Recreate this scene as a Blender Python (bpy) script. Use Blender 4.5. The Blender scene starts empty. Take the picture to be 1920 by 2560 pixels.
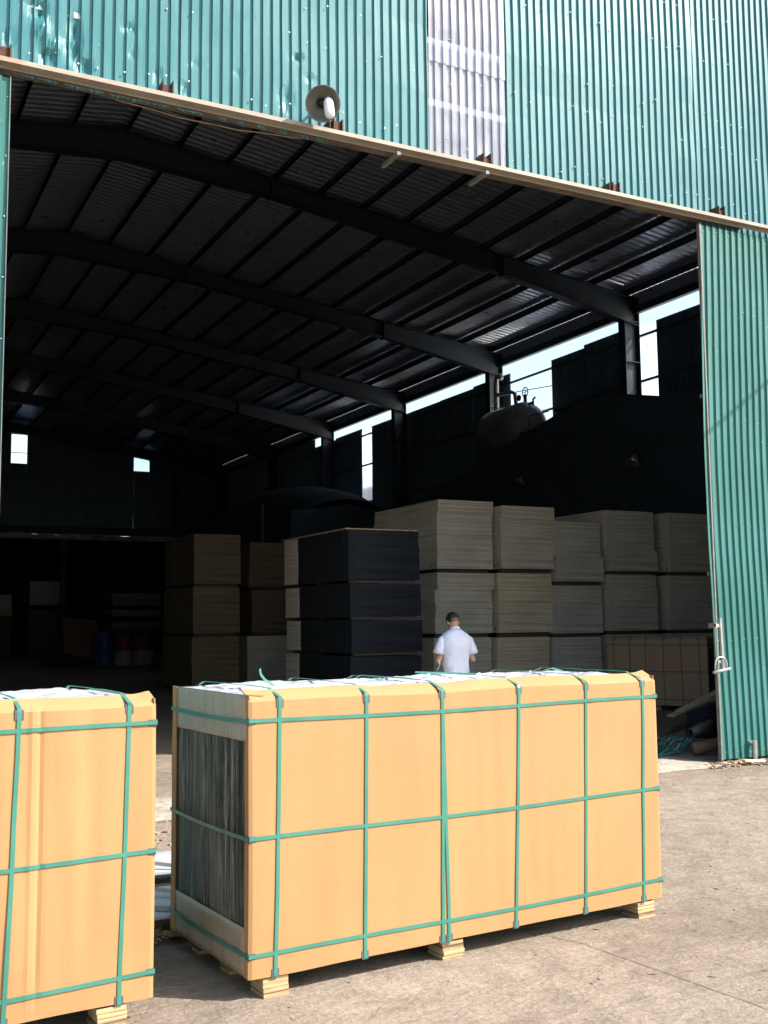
import bpy, math, random
from mathutils import Vector, Matrix, noise
R = math.radians
random.seed(7)
SC = bpy.context.scene
COL = SC.collection

# ------------------------------------------------------------------ camera
YAW, PITCH, ROLL, FOC = .4766, .1024, -.0104, 2664.0
fw = Vector((math.sin(YAW)*math.cos(PITCH), math.cos(YAW)*math.cos(PITCH), math.sin(PITCH)))
r0 = Vector((math.cos(YAW), -math.sin(YAW), 0)); u0 = r0.cross(fw)
rt = r0*math.cos(ROLL)+u0*math.sin(ROLL); up = -r0*math.sin(ROLL)+u0*math.cos(ROLL)
cd = bpy.data.cameras.new('camera'); cam = bpy.data.objects.new('camera', cd); COL.objects.link(cam)
cd.sensor_fit = 'VERTICAL'; cd.sensor_height = 36; cd.lens = FOC/2560*36
cd.clip_start = .05; cd.clip_end = 2000
cam.matrix_world = Matrix(((rt.x, up.x, -fw.x, 0), (rt.y, up.y, -fw.y, 0), (rt.z, up.z, -fw.z, 1.6), (0, 0, 0, 1)))
SC.camera = cam
# ------------------------------------------------------------------ sky, sun, exposure
SUN_EL, SUN_AZ = R(43), math.atan2(.78, -.62)          # azimuth clockwise from +Y
w = bpy.data.worlds.new('World'); SC.world = w; w.use_nodes = True
nt = w.node_tree; bg = nt.nodes['Background']
sky = nt.nodes.new('ShaderNodeTexSky'); sky.sky_type = 'NISHITA'; sky.sun_disc = False
sky.sun_elevation = SUN_EL; sky.sun_rotation = SUN_AZ; sky.air_density = 1.4; sky.dust_density = 2.5
nt.links.new(sky.outputs[0], bg.inputs[0]); bg.inputs[1].default_value = .15
sl = bpy.data.lights.new('sun', 'SUN'); sl.energy = 4.5; sl.angle = R(.5); sl.color = (1, .945, .86)
so = bpy.data.objects.new('sun', sl); COL.objects.link(so)
sd = Vector((math.sin(SUN_AZ)*math.cos(SUN_EL), math.cos(SUN_AZ)*math.cos(SUN_EL), math.sin(SUN_EL)))
so.rotation_euler = sd.to_track_quat('Z', 'Y').to_euler()
SC.view_settings.view_transform = 'Standard'; SC.view_settings.look = 'None'
SC.view_settings.exposure = 1.13; SC.view_settings.gamma = 1
SC.cycles.max_bounces = 9; SC.cycles.diffuse_bounces = 5; SC.cycles.transparent_max_bounces = 10
SC.cycles.use_denoising = True

# ------------------------------------------------------------------ helpers
class B:
    """collects faces and links them as one mesh"""
    def __init__(s): s.v = []; s.f = []
    def add(s, vs, fs):
        n = len(s.v); s.v += [Vector(p) for p in vs]; s.f += [tuple(i+n for i in f) for f in fs]; return s
    def box(s, x0, x1, y0, y1, z0, z1, M=None):
        vs = [Vector((x, y, z)) for z in (z0, z1) for y in (y0, y1) for x in (x0, x1)]
        if M is not None: vs = [M @ p for p in vs]
        return s.add(vs, [(0, 2, 3, 1), (4, 5, 7, 6), (0, 1, 5, 4), (2, 6, 7, 3), (0, 4, 6, 2), (1, 3, 7, 5)])
    def tube(s, pts, rad, n=8, cap=True):
        pts = [Vector(p) for p in pts]; rs = rad if isinstance(rad, (list, tuple)) else [rad]*len(pts)
        vs = []; fs = []; ref = None
        for i, p in enumerate(pts):
            t = (pts[min(i+1, len(pts)-1)]-pts[max(i-1, 0)]).normalized()
            if ref is None: ref = t.orthogonal().normalized()
            a = (ref-t*ref.dot(t)).normalized(); ref = a; b = t.cross(a)
            for k in range(n):
                an = 2*math.pi*k/n; vs.append(p+(a*math.cos(an)+b*math.sin(an))*rs[i])
        for i in range(len(pts)-1):
            for k in range(n):
                fs.append((i*n+k, i*n+(k+1) % n, (i+1)*n+(k+1) % n, (i+1)*n+k))
        if cap: fs.append(tuple(range(n-1, -1, -1))); fs.append(tuple((len(pts)-1)*n+k for k in range(n)))
        return s.add(vs, fs)
    def lathe(s, prof, M=None, n=24):
        vs = []; fs = []
        for r, z in prof:
            for k in range(n):
                an = 2*math.pi*k/n; p = Vector((r*math.cos(an), r*math.sin(an), z)); vs.append(M @ p if M is not None else p)
        for i in range(len(prof)-1):
            for k in range(n): fs.append((i*n+k, i*n+(k+1) % n, (i+1)*n+(k+1) % n, (i+1)*n+k))
        return s.add(vs, fs)
    def ell(s, c, r, M=None, nu=14, nv=10):
        vs = []; fs = []; c = Vector(c)
        for j in range(nv+1):
            ph = math.pi*j/nv
            for i in range(nu):
                th = 2*math.pi*i/nu
                p = Vector((r[0]*math.sin(ph)*math.cos(th), r[1]*math.sin(ph)*math.sin(th), r[2]*math.cos(ph)))
                vs.append(c+(M @ p if M is not None else p))
        for j in range(nv):
            for i in range(nu): fs.append((j*nu+i, (j+1)*nu+i, (j+1)*nu+(i+1) % nu, j*nu+(i+1) % nu))
        return s.add(vs, fs)
    def prism(s, poly, axis, a, b):
        """polygon in the other two axes, extruded along axis from a to b"""
        def P(u, v, t): return (t, u, v) if axis == 0 else ((u, t, v) if axis == 1 else (u, v, t))
        n = len(poly); vs = [P(u, v, a) for u, v in poly]+[P(u, v, b) for u, v in poly]
        return s.add(vs, [tuple(range(n)), tuple(range(2*n-1, n-1, -1))]+[(i, (i+1) % n, n+(i+1) % n, n+i) for i in range(n)])
    def grid(s, fn, nu, nv):
        vs = [fn(i/nu, j/nv) for j in range(nv+1) for i in range(nu+1)]
        return s.add(vs, [(j*(nu+1)+i, j*(nu+1)+i+1, (j+1)*(nu+1)+i+1, (j+1)*(nu+1)+i) for j in range(nv) for i in range(nu)])
    def build(s, name, mat, parent=None, world=False, smooth=False, bevel=0, solid=0):
        vs = s.v
        if parent is not None and world:
            q = parent
            while q.parent: q = q.parent
            Mi = (Matrix.Translation(q.location) @ q.rotation_euler.to_matrix().to_4x4()).inverted()
            vs = [Mi @ p for p in vs]
        me = bpy.data.meshes.new(name); me.from_pydata([tuple(p) for p in vs], [], s.f); me.update()
        if mat: me.materials.append(mat)
        if smooth:
            for p in me.polygons: p.use_smooth = True
        o = bpy.data.objects.new(name, me); COL.objects.link(o)
        if parent is not None: o.parent = parent
        if solid: m = o.modifiers.new('solid', 'SOLIDIFY'); m.thickness = solid; m.offset = 0
        if bevel: m = o.modifiers.new('bevel', 'BEVEL'); m.width = bevel; m.segments = 2; m.limit_method = 'ANGLE'
        return o

def tag(o, label=None, cat=None, group=None, kind=None):
    if label: o['label'] = label
    if cat: o['category'] = cat
    if group: o['group'] = group
    if kind: o['kind'] = kind
    return o
def thing(name, loc, rz=0, label=None, cat=None, group=None):
    o = bpy.data.objects.new(name, None); o.empty_display_size = .2; COL.objects.link(o)
    o.location = loc; o.rotation_euler = (0, 0, rz); return tag(o, label, cat, group)
def copy_tree(o, parent=None):
    c = o.copy(); COL.objects.link(c); c.parent = parent
    for ch in o.children: copy_tree(ch, c)
    return c
def T(x, y, z): return Matrix.Translation((x, y, z))
def nz(*p): return noise.noise(Vector(p))

# ------------------------------------------------------------------ materials
class N:
    def __init__(s, name):
        s.m = bpy.data.materials.new(name); s.m.use_nodes = True; s.t = s.m.node_tree
        s.b = s.t.nodes['Principled BSDF']; s.out = s.t.nodes['Material Output']; s._c = None
    def n(s, ty, **kw):
        x = s.t.nodes.new(ty)
        for k, v in kw.items():
            if isinstance(k, str) and hasattr(x, k): setattr(x, k, v)
        return x
    def l(s, a, b): s.t.links.new(a, b)
    def co(s, sc=(1, 1, 1), src='Object', rot=(0, 0, 0)):
        if s._c is None: s._c = s.n('ShaderNodeTexCoord')
        m = s.n('ShaderNodeMapping'); m.inputs['Scale'].default_value = sc; m.inputs['Rotation'].default_value = rot
        s.l(s._c.outputs[src], m.inputs[0]); return m.outputs[0]
    def noise(s, scale, det=4, rough=.55, sc=(1, 1, 1), dist=0, src='Object', rot=(0, 0, 0)):
        x = s.n('ShaderNodeTexNoise'); x.inputs['Scale'].default_value = scale; x.inputs['Detail'].default_value = det
        x.inputs['Roughness'].default_value = rough; x.inputs['Distortion'].default_value = dist
        s.l(s.co(sc, src, rot), x.inputs['Vector']); return x.outputs['Fac']
    def ramp(s, f, stops, interp='LINEAR'):
        x = s.n('ShaderNodeValToRGB'); e = x.color_ramp.elements; x.color_ramp.interpolation = interp
        while len(e) < len(stops): e.new(.5)
        for i, (p, c) in enumerate(stops):
            e[i].position = p; e[i].color = (*c, 1) if not isinstance(c, (int, float)) else (c, c, c, 1)
        s.l(f, x.inputs[0]); return x.outputs[0]
    def mix(s, f, a, b, mode='MIX'):
        x = s.n('ShaderNodeMix'); x.data_type = 'RGBA'; x.blend_type = mode
        for v, i in ((f, 0), (a, 6), (b, 7)):
            if hasattr(v, 'links') or hasattr(v, 'is_output'): s.l(v, x.inputs[i])
            else: x.inputs[i].default_value = v if isinstance(v, (int, float)) else (*v, 1)
        return x.outputs[2]
    def math(s, op, a, b=0.0):
        x = s.n('ShaderNodeMath'); x.operation = op
        for v, i in ((a, 0), (b, 1)):
            if hasattr(v, 'links'): s.l(v, x.inputs[i])
            else: x.inputs[i].default_value = v
        return x.outputs[0]
    def set(s, color=None, rough=None, metal=None, spec=None, **kw):
        for v, k in ((color, 'Base Color'), (rough, 'Roughness'), (metal, 'Metallic'), (spec, 'Specular IOR Level')):
            if v is None: continue
            if hasattr(v, 'links'): s.l(v, s.b.inputs[k])
            else: s.b.inputs[k].default_value = (*v, 1) if isinstance(v, tuple) else v
        for k, v in kw.items(): s.b.inputs[k.replace('_', ' ')].default_value = v
        return s
    def bump(s, h, st=.3, dist=.01, chain=None):
        x = s.n('ShaderNodeBump'); x.inputs['Strength'].default_value = st; x.inputs['Distance'].default_value = dist
        s.l(h, x.inputs['Height'])
        if chain is not None: s.l(chain, x.inputs['Normal'])
        s.l(x.outputs[0], s.b.inputs['Normal']); return x.outputs[0]

def simple(name, col, rough=.6, metal=0, var=.25, scale=8, bump=.1, bd=.004, sc=(1, 1, 1)):
    n = N(name); f = n.noise(scale, 5, .6, sc)
    lo = tuple(c*(1-var) for c in col); hi = tuple(min(1, c*(1+var)) for c in col)
    n.set(n.ramp(f, [(.3, lo), (.7, hi)]), rough, metal)
    if bump: n.bump(n.noise(scale*6, 4, .6, sc), bump, bd)
    return n.m

M = {}
def teal(name, col, wear=.5):
    n = N(name)
    streak = n.noise(3, 5, .65, (9, 9, .35)); big = n.noise(.7, 3)
    c = n.ramp(streak, [(.3, tuple(x*.82 for x in col)), (.72, tuple(min(1, x*1.18) for x in col))])
    c = n.mix(n.ramp(big, [(.35, 0), (.7, .35)]), c, (.080, .25, .26))
    spots = n.ramp(n.noise(26, 3, .5, (1, 1, .7)), [(.70, 0), (.76, 1)])
    c = n.mix(n.math('MULTIPLY', spots, .35*wear), c, (.55, .62, .58))
    n.set(c, n.ramp(n.noise(5, 3), [(.3, .34), (.7, .5)]), 0, .35)
    n.bump(n.noise(2.6, 3, .5, (1, 1, .6)), .35, .012); return n.m
M['teal'] = teal('teal_paint', (.044, .172, .193))
M['leaf'] = teal('door_teal_paint', (.030, .140, .122), 1)
n = N('translucent_sheet'); t = n.n('ShaderNodeBsdfTransparent'); t.inputs[0].default_value = (.86, .88, .95, 1)
n.set(n.ramp(n.noise(3, 4, .6, (6, 6, .5)), [(.3, (.38, .42, .53)), (.7, (.64, .66, .75))]), .35, 0, .5)
mx = n.n('ShaderNodeMixShader'); n.l(n.ramp(n.noise(4, 3), [(.3, .42), (.7, .56)]), mx.inputs[0])
n.l(t.outputs[0], mx.inputs[1]); n.l(n.b.outputs[0], mx.inputs[2]); n.l(mx.outputs[0], n.out.inputs[0]); M['fibre'] = n.m
n = N('clear_sheet'); t = n.n('ShaderNodeBsdfTransparent'); t.inputs[0].default_value = (.90, .94, 1, 1)
tr = n.n('ShaderNodeBsdfTranslucent'); tr.inputs[0].default_value = (.75, .78, .9, 1)
mx = n.n('ShaderNodeMixShader'); mx.inputs[0].default_value = .3
n.l(t.outputs[0], mx.inputs[1]); n.l(tr.outputs[0], mx.inputs[2]); n.l(mx.outputs[0], n.out.inputs[0]); M['clear'] = n.m

n = N('galvanised_roof'); n.set(n.ramp(n.noise(2, 5, .6, (1, 6, 1)), [(.3, (.34, .40, .50)), (.7, (.54, .58, .66))]), n.ramp(n.noise(3, 3), [(.3, .26), (.7, .42)]), .55)
n.bump(n.noise(7, 3, .5), .3, .01); M['roof'] = n.m  # blue cast of the interior shadows put into roof, steel and wall colours
M['steel'] = simple('painted_steel', (.018, .030, .045), .5, .1, .2, 3, .08)
M['purlin'] = simple('purlin_steel', (.040, .058, .082), .45, .3, .25, 3, .08)
M['inwall'] = simple('inner_cladding', (.09, .145, .19), .45, .3, .3, 2, .1, sc=(3, 3, .4))
M['dark'] = simple('dark_wall', (.040, .070, .100), .8, 0, .3, 1.5, .2)  # dark blue-grey base for inner walls, lean-to and kiln
M['tankm'] = simple('tank_steel', (.19, .215, .22), .45, .1, .35, 4, .1)
M['galv'] = simple('galvanised_tube', (.50, .50, .49), .38, .75, .2, 12, .1, .002)
n = N('rusty_steel'); f = n.noise(30, 5, .7); n.set(n.ramp(f, [(.3, (.030, .016, .013)), (.55, (.085, .036, .022)), (.8, (.20, .075, .035))]), .85)
n.bump(n.noise(80, 4), .5, .004); M['rust'] = n.m
n = N('rail_paint'); f = n.noise(2.2, 5, .6, (1, 1, 4)); c = n.ramp(f, [(.3, (.24, .20, .155)), (.6, (.31, .27, .21)), (.8, (.38, .345, .285))])
c = n.mix(n.ramp(n.noise(1.7, 6, .7, (1, 1, 2)), [(.60, 0), (.74, .9)]), c, (.33, .15, .07))
n.set(c, .6); n.bump(n.noise(40, 3), .2, .003); M['rail'] = n.m
M['bounce_roof'] = simple('bounce_roof_metal', (.88, .84, .78), .42, .85, .1, 3, .1)  # bright metal for the added roof that bounces sunlight inside
M['edge'] = simple('dull_edge_steel', (.17, .165, .155), .6, 0, .25, 9, .1)
M['lintel'] = simple('old_lintel', (.12, .095, .07), .75, 0, .4, 5, .3)

def kraft(name, col, lines=1.0):
    n = N(name); f = n.noise(1.6, 5, .6, (1, 1, .5)); c = n.ramp(f, [(.3, tuple(x*.93 for x in col)), (.7, tuple(x*1.06 for x in col))])
    sp = n.ramp(n.noise(60, 3, .6, (1, 1, .7)), [(.35, .985), (.65, 1.01)])
    c = n.mix(1, c, sp, 'MULTIPLY')
    sc = n.ramp(n.noise(9, 6, .7, (.5, .5, 1.6)), [(.70, 0), (.75, .4)])
    c = n.mix(sc, c, tuple(x*.55 for x in col))
    n.set(c, .72, 0, .3)
    wv = n.n('ShaderNodeTexWave'); wv.wave_type = 'BANDS'; wv.bands_direction = 'X'; wv.inputs['Scale'].default_value = 42; wv.inputs['Distortion'].default_value = .4
    n.l(n.co(), wv.inputs['Vector'])
    b1 = n.bump(wv.outputs['Fac'], .05*lines, .002)
    n.bump(n.noise(4, 5, .6, (2.2, 1, .45)), .25, .010, b1); return n.m
M['kraft'] = kraft('kraft_board', (.365, .207, .090))
M['kraftin'] = kraft('kraft_board_inside', (.46, .31, .20))
n = N('kraft_under_film'); c = n.ramp(n.noise(3, 6, .7, (7, 7, .5), .4), [(.35, (.30, .245, .185)), (.6, (.38, .315, .24)), (.8, (.50, .33, .19))])
n.set(c, .28, 0, .7); n.bump(n.noise(5, 5, .6, (9, 9, .5), .6), .6, .01); M['filmband'] = n.m
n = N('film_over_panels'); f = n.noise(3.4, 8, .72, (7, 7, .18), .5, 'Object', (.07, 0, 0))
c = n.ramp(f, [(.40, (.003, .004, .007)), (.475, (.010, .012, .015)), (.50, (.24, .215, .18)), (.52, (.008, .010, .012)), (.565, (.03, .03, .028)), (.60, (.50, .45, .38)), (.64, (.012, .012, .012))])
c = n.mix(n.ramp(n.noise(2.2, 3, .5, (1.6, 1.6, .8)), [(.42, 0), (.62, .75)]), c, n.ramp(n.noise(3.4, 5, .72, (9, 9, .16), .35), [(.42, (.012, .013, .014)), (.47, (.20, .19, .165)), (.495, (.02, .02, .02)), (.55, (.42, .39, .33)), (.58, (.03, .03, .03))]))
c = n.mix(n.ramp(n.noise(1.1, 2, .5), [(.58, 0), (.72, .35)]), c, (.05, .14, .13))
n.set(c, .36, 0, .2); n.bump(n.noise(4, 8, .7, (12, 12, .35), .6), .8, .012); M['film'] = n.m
n = N('film_top'); c = n.ramp(n.noise(3, 7, .7, (.7, 3, 1), .8), [(.35, (.36, .38, .44)), (.6, (.60, .61, .66)), (.8, (.80, .80, .82))])
n.set(c, .16, 0, .9); n.bump(n.noise(4, 7, .65, (1, 4, 1), .8), 1, .02); M['filmtop'] = n.m
n = N('strap_plastic'); n.set(n.ramp(n.noise(4, 4, .6), [(.3, (.034, .165, .125)), (.7, (.055, .215, .170))]), .35, 0, .5)
n.bump(n.noise(160, 2), .3, .001); M['strap'] = n.m
M['clip'] = simple('grey_clip', (.085, .088, .105), .4, 0, .2, 30, 0)
def edges(name, col, freq=70, contrast=.35, rough=.8):
    n = N(name)
    a = n.ramp(n.noise(1, 2, .5, (.6, .6, freq)), [(.33, 1-contrast), (.5, 1.0), (.68, 1+contrast*.35)])
    b = n.ramp(n.noise(1, 3, .6, (9, 9, freq*1.7)), [(.3, 1-contrast*.5), (.7, 1.08)])
    c = n.ramp(n.noise(.9, 3), [(.3, tuple(x*.85 for x in col)), (.7, tuple(x*1.15 for x in col))])
    c = n.mix(1, n.mix(1, c, a, 'MULTIPLY'), b, 'MULTIPLY'); n.set(c, rough, 0, .2)
    n.bump(n.noise(1, 2, .5, (2, 2, freq)), .6, .006); return n.m
M['grey'] = edges('grey_board_edges', (.74, .66, .54))
M['greyb'] = edges('cool_grey_board_edges', (.66, .61, .53))
M['tan'] = edges('warm_board_edges', (.80, .67, .48))
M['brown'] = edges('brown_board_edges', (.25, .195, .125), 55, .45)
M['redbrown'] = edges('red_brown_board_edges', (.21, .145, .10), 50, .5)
M['blue'] = edges('dark_film_board_edges', (.014, .018, .027), 40, .5, .45)
M['wrap'] = simple('dark_wrap', (.006, .012, .017), .85, 0, .3, 3, .3)
M['ply'] = edges('plywood_layers', (.50, .36, .20), 75, .75)
M['redmark'] = simple('red_paint_mark', (.20, .03, .02), .8, 0, .2, 20, 0)
M['bearer'] = simple('bearer_wood', (.09, .075, .06), .8, 0, .3, 12, .3)
M['oldwood'] = simple('weathered_plank', (.36, .28, .20), .85, 0, .4, 9, .4, sc=(1, 6, 6))

# ground
n = N('yard_concrete')
big = n.noise(.55, 6, .62); mid = n.noise(4.5, 6, .68, dist=.3); fine = n.noise(38, 5, .7)
c = n.ramp(big, [(.32, (.200, .158, .122)), (.52, (.262, .213, .168)), (.72, (.305, .256, .207))])
c = n.mix(1, c, n.ramp(mid, [(.30, .74), (.5, 1.0), (.72, 1.22)]), 'MULTIPLY')
c = n.mix(1, c, n.ramp(fine, [(.3, .74), (.7, 1.22)]), 'MULTIPLY')
flk = n.ramp(n.noise(15, 5, .75, (1, 1.8, 1), 1.2), [(.60, 0), (.66, .5)]); c = n.mix(flk, c, (.42, .37, .31))
dk = n.ramp(n.noise(21, 4, .7, (1.6, 1, 1), 1.4), [(.30, .6), (.36, 0)]); c = n.mix(dk, c, (.09, .075, .06))
st = n.ramp(n.noise(1.1, 4, .6, (1, 1, 1), 1.5), [(.60, 0), (.74, .45)]); c = n.mix(st, c, (.17, .145, .12))
ty = n.ramp(n.noise(1, 3, .5, (.25, 3.2, 1), 0, 'Object', (0, 0, .35)), [(.56, 0), (.66, .28)]); c = n.mix(ty, c, (.13, .108, .082))
bl = n.ramp(n.noise(2.3, 5, .7, dist=.4), [(.66, 0), (.72, .5)]); c = n.mix(bl, c, (.36, .315, .25))
n.set(c, .9, 0, .25)
b1 = n.bump(mid, .8, .04); b2 = n.bump(n.noise(13, 7, .75, (1, 1.7, 1), 1.0), .8, .02, b1); n.bump(fine, .7, .006, b2)
M['ground'] = n.m
n = N('apron_concrete'); c = n.ramp(n.noise(7, 7, .72, dist=.6), [(.3, (.21, .18, .14)), (.5, (.33, .295, .24)), (.75, (.46, .42, .35))])
n.set(c, .9); n.bump(n.noise(11, 7, .72), 1, .03); M['apron'] = n.m
n = N('rubble'); c = n.ramp(n.noise(9, 4), [(.3, (.16, .10, .06)), (.5, (.34, .24, .15)), (.75, (.55, .44, .32))]); n.set(c, .9); n.bump(n.noise(40, 4), .5, .005); M['rubble'] = n.m
M['chip'] = simple('litter_chip', (.17, .14, .11), .9, 0, .6, 3, 0)
M['white'] = simple('white_sheet_metal', (.46, .47, .49), .35, .1, .12, 3, .15)
M['bulb'] = simple('opal_glass', (.80, .80, .82), .25, 0, .03, 3, 0)
M['shade'] = simple('enamel_shade', (.17, .175, .155), .45, .1, .15, 12, .05)
M['socket'] = simple('black_socket', (.015, .017, .02), .4, 0, .2, 20, 0)
M['cable'] = simple('cable_sheath', (.02, .02, .022), .6, 0, .2, 9, 0)
M['wire'] = simple('yellowed_wire', (.36, .28, .15), .7, 0, .2, 9, 0)
M['skin'] = simple('skin', (.50, .27, .19), .5, 0, .06, 12, .05)
M['fade'] = simple('cropped_hair', (.15, .10, .075), .7, 0, .35, 90, .2)
M['hair'] = simple('black_hair', (.012, .010, .010), .6, 0, .3, 60, .6, .004, (1, 1, .2))
n = N('white_shirt'); n.set(n.ramp(n.noise(4, 3), [(.3, (.70, .75, .93)), (.7, (.74, .79, .95))]), .75, 0, .2); n.bump(n.noise(4, 3, .5, (1, 1, .6), 1.0), .8, .04); M['shirt'] = n.m  # white cloth tinted blue: the cool tone of the shade put into it
M['trouser'] = simple('dark_trousers', (.03, .032, .04), .8, 0, .2, 20, .3)
M['shoe'] = simple('black_shoe', (.02, .02, .02), .4, 0, .2, 20, 0)
M['drumblue'] = simple('blue_drum', (.02, .10, .26), .4, 0, .2, 5, .05)
M['drumred'] = simple('red_drum', (.30, .03, .03), .4, 0, .2, 5, .05)
M['drumwhite'] = simple('white_drum', (.5, .49, .45), .4, 0, .1, 5, .05)
M['pale'] = simple('pale_flashing', (.55, .56, .52), .4, .1, .4, 3, .6, .02)
M['card'] = simple('brown_cardboard', (.20, .12, .075), .8, 0, .2, 4, .2)
M['grime'] = simple('grey_plastic_pipe', (.10, .095, .09), .5, 0, .3, 8, .1)

# ------------------------------------------------------------------ ground, apron
b = B(); NG = 90
def gfn(u, v):
    a = (u-.5)*2; d = (v-.5)*2
    x = math.copysign(abs(a)**2.4, a)*700+4; y = math.copysign(abs(d)**2.4, d)*700+5
    return (x, y, 0)
b.grid(gfn, NG, NG); tag(b.build('ground', M['ground']), 'grey brown concrete yard and warehouse floor, cracked and stained', kind='structure')

def apr(u, v):
    x = -2+10.72*u; y = 8.72+1.15*v+.10*nz(x*1.7, 3.1, 0)*(1-v); e = min(1, v/.22)*min(1, (1-v)/.25)*min(1, (1-u)/.04)
    return (x, y, .004+e*(.030+.014*nz(x*6, y*6, 2)+.008*nz(x*19, y*19, 5)))
b = B(); b.grid(apr, 190, 24); tag(b.build('door_apron', M['apron'], smooth=True), 'rough whitish concrete apron along the doorway', kind='structure')

# ------------------------------------------------------------------ warehouse shell
YF = 9.14; YE = 53.4; XR = 18.0; XA = 4.8; SL = .134
def zr(x): return 9.9+(XR-x)*SL if x >= XA else 9.9+(XR-XA)*SL-(XA-x)*SL
WH = thing('warehouse', (4.8, 9.2, 0), 0, 'large dark teal clad steel warehouse with a wide open doorway', 'warehouse')
def part(bb, name, mat, parent=None, **kw): return bb.build(name, mat, parent or WH, world=True, **kw)

P_, H_ = .1, .021
def prof(x):
    """height of the ribbed profile at x"""
    t = (x/P_) % 1.0
    if t < .50: return 0
    if t < .57: return H_*(t-.50)/.07
    if t < .91: return H_
    if t < .98: return H_*(.98-t)/.07
    return 0
BR = (0, .25, .50, .57, .74, .91, .98)
def xs_between(x0, x1):
    k0 = math.floor(x0/P_); xs = [x0]; k = k0
    while k*P_ < x1:
        for t in BR:
            x = (k+t)*P_
            if x0+1e-4 < x < x1-1e-4: xs.append(x)
        k += 1
    return xs+[x1]
DENTS = [(1.38, 6.91, .045, .07, .07), (1.43, 6.74, -.03, .05, .09), (1.70, 6.64, .045, .06, .10), (1.79, 6.49, .05, .05, .05), (1.46, 6.50, .035, .05, .05),
         (1.70, 6.82, .03, .05, .10), (2.22, 6.73, .02, .04, .03), (2.69, 6.49, .022, .05, .04), (3.82, 7.07, .022, .05, .03), (2.18, 6.96, .02, .05, .04), (1.54, 6.62, -.03, .05, .06),
         (2.80, 6.78, .014, .04, .03), (3.70, 6.62, .02, .07, .10), (3.2, 6.75, .012, .04, .03), (1.15, 6.6, .02, .05, .08), (2.45, 6.55, .018, .03, .06), (3.95, 6.9, .012, .05, .02)]
def sheet(x0, x1, z0, z1, y, dz, dents=(), axis='y', lip=0.0, wob=.004, seed=0):
    """one ribbed metal sheet facing -Y (or -X when axis is x)"""
    xs = xs_between(x0, x1); nzn = max(1, int(round((z1-z0)/dz))) if not callable(z1) else None
    bb = B(); cols = []
    for x in xs:
        top = z1(x) if callable(z1) else z1
        nn = nzn or max(1, int(round((z1(x0)-z0)/dz)))
        for j in range(nn+1):
            z = z0+(top-z0)*j/nn
            d = -prof(x)+wob*nz(x*.9+seed, z*1.3, seed*.7)*2
            for (cx, cz, a, sx, sz) in dents:
                q = ((x-cx)/sx)**2+((z-cz)/sz)**2
                if q < 12: d += a*math.exp(-q)*(1+.9*nz(x*28, z*28, 3))
            yy = y+d+lip*(x-x0)/(x1-x0)
            bb.v.append(Vector((x, yy, z)) if axis == 'y' else Vector((yy, x, z)))
        cols.append(nn)
    m = cols[0]+1
    for i in range(len(xs)-1):
        for j in range(m-1): bb.f.append((i*m+j, (i+1)*m+j, (i+1)*m+j+1, i*m+j+1))
    return bb
# facade sheets above the doorway, then those down to the ground on either side
x = -8.4; k = 0
while x < 18.3:
    x1 = x+1.0
    if 5.15 < x < 5.3: pass
    low = 6.34 if (x1 > .9 and x < 8.9) else 0
    segs = [(x, x1+.03)]
    if x < 5.27 < x1: segs = [(x, 5.27)]
    if x < 6.25 < x1: segs = [(6.25, x1+.03)]
    if 5.27 <= x and x1 <= 6.25: segs = []
    for a, c in segs:
        if x < 1.1 < x1: segs2 = [(a, 1.1, 0), (1.1, c, 6.34)]
        elif x < 8.9 < x1: segs2 = [(a, 8.95, 6.34), (8.95, c, 0)]
        else: segs2 = [(a, c, low)]
        for a2, c2, lo in segs2:
            if c2-a2 < .02: continue
            left = a2 < 4.6 and c2 > .6 and lo > 0
            sb = sheet(a2, c2, lo, (lambda q: zr(q)+.02), YF+(.003 if k % 2 else 0), .06 if left else .35, DENTS if left else (), lip=-.006, wob=.008 if left else .005, seed=k)
            part(sb, 'cladding_sheet', M['teal'])
            k += 1
    x = x1
# translucent panel made of three lapped pieces
for z0, z1, y in ((6.34, 7.62, YF), (7.40, 8.9, YF-.012), (8.7, 10.9, YF-.024)):
    sb = sheet(5.28, 6.24, z0, z1, y, .12, seed=z0, wob=.007)
    part(sb, 'skylight_panel', M['fibre'])
# girts behind the facade
for z in (6.93, 7.60, 8.9, 10.2):
    part(B().box(-8.3, 17.9, YF+.012, YF+.07, z, z+.07), 'girt', M['white'])
part(B().box(5.78, 5.84, YF+.03, YF+.08, 6.35, 6.92), 'girt_post', M['white'])
# lintel beam, rusty brackets and runner rail
part(B().box(.9, 9.6, YF-.06, YF+.05, 6.285, 6.325), 'lintel', M['lintel'])
part(B().box(.9, 9.6, YF+.01, YF+.10, 6.33, 6.42), 'upper_lintel', M['dark'])
rl = B().box(-3, 13.5, 8.945, 9.035, 6.285, 6.325).box(-3, 13.5, 9.028, 9.035, 6.262, 6.285)
part(rl, 'runner_rail', M['rail'])
for i, X in enumerate((-.3, 1.11, 2.50, 4.18, 5.89, 7.59, 9.17, 10.7, 12.2)):
    bb = B().box(X-.055, X-.043, 8.96, 9.12, 6.327, 6.44).box(X+.035, X+.047, 8.96, 9.12, 6.327, 6.45).box(X-.043, X+.035, 9.03, 9.042, 6.33, 6.435)
    if i % 2: bb.box(X-.095, X-.085, 8.97, 9.11, 6.327, 6.43).box(X-.085, X-.055, 9.05, 9.06, 6.34, 6.42)
    bb.box(X-.06, X+.05, 8.985, 8.997, 6.33, 6.43 if i % 2 else 6.40)
    part(bb, 'rail_bracket', M['rust'])
for X in (4.82, 5.86):
    part(B().box(X-.02, X+.02, 8.93, 9.28, 6.20, 6.235), 'stub_channel', M['edge'])
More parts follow.
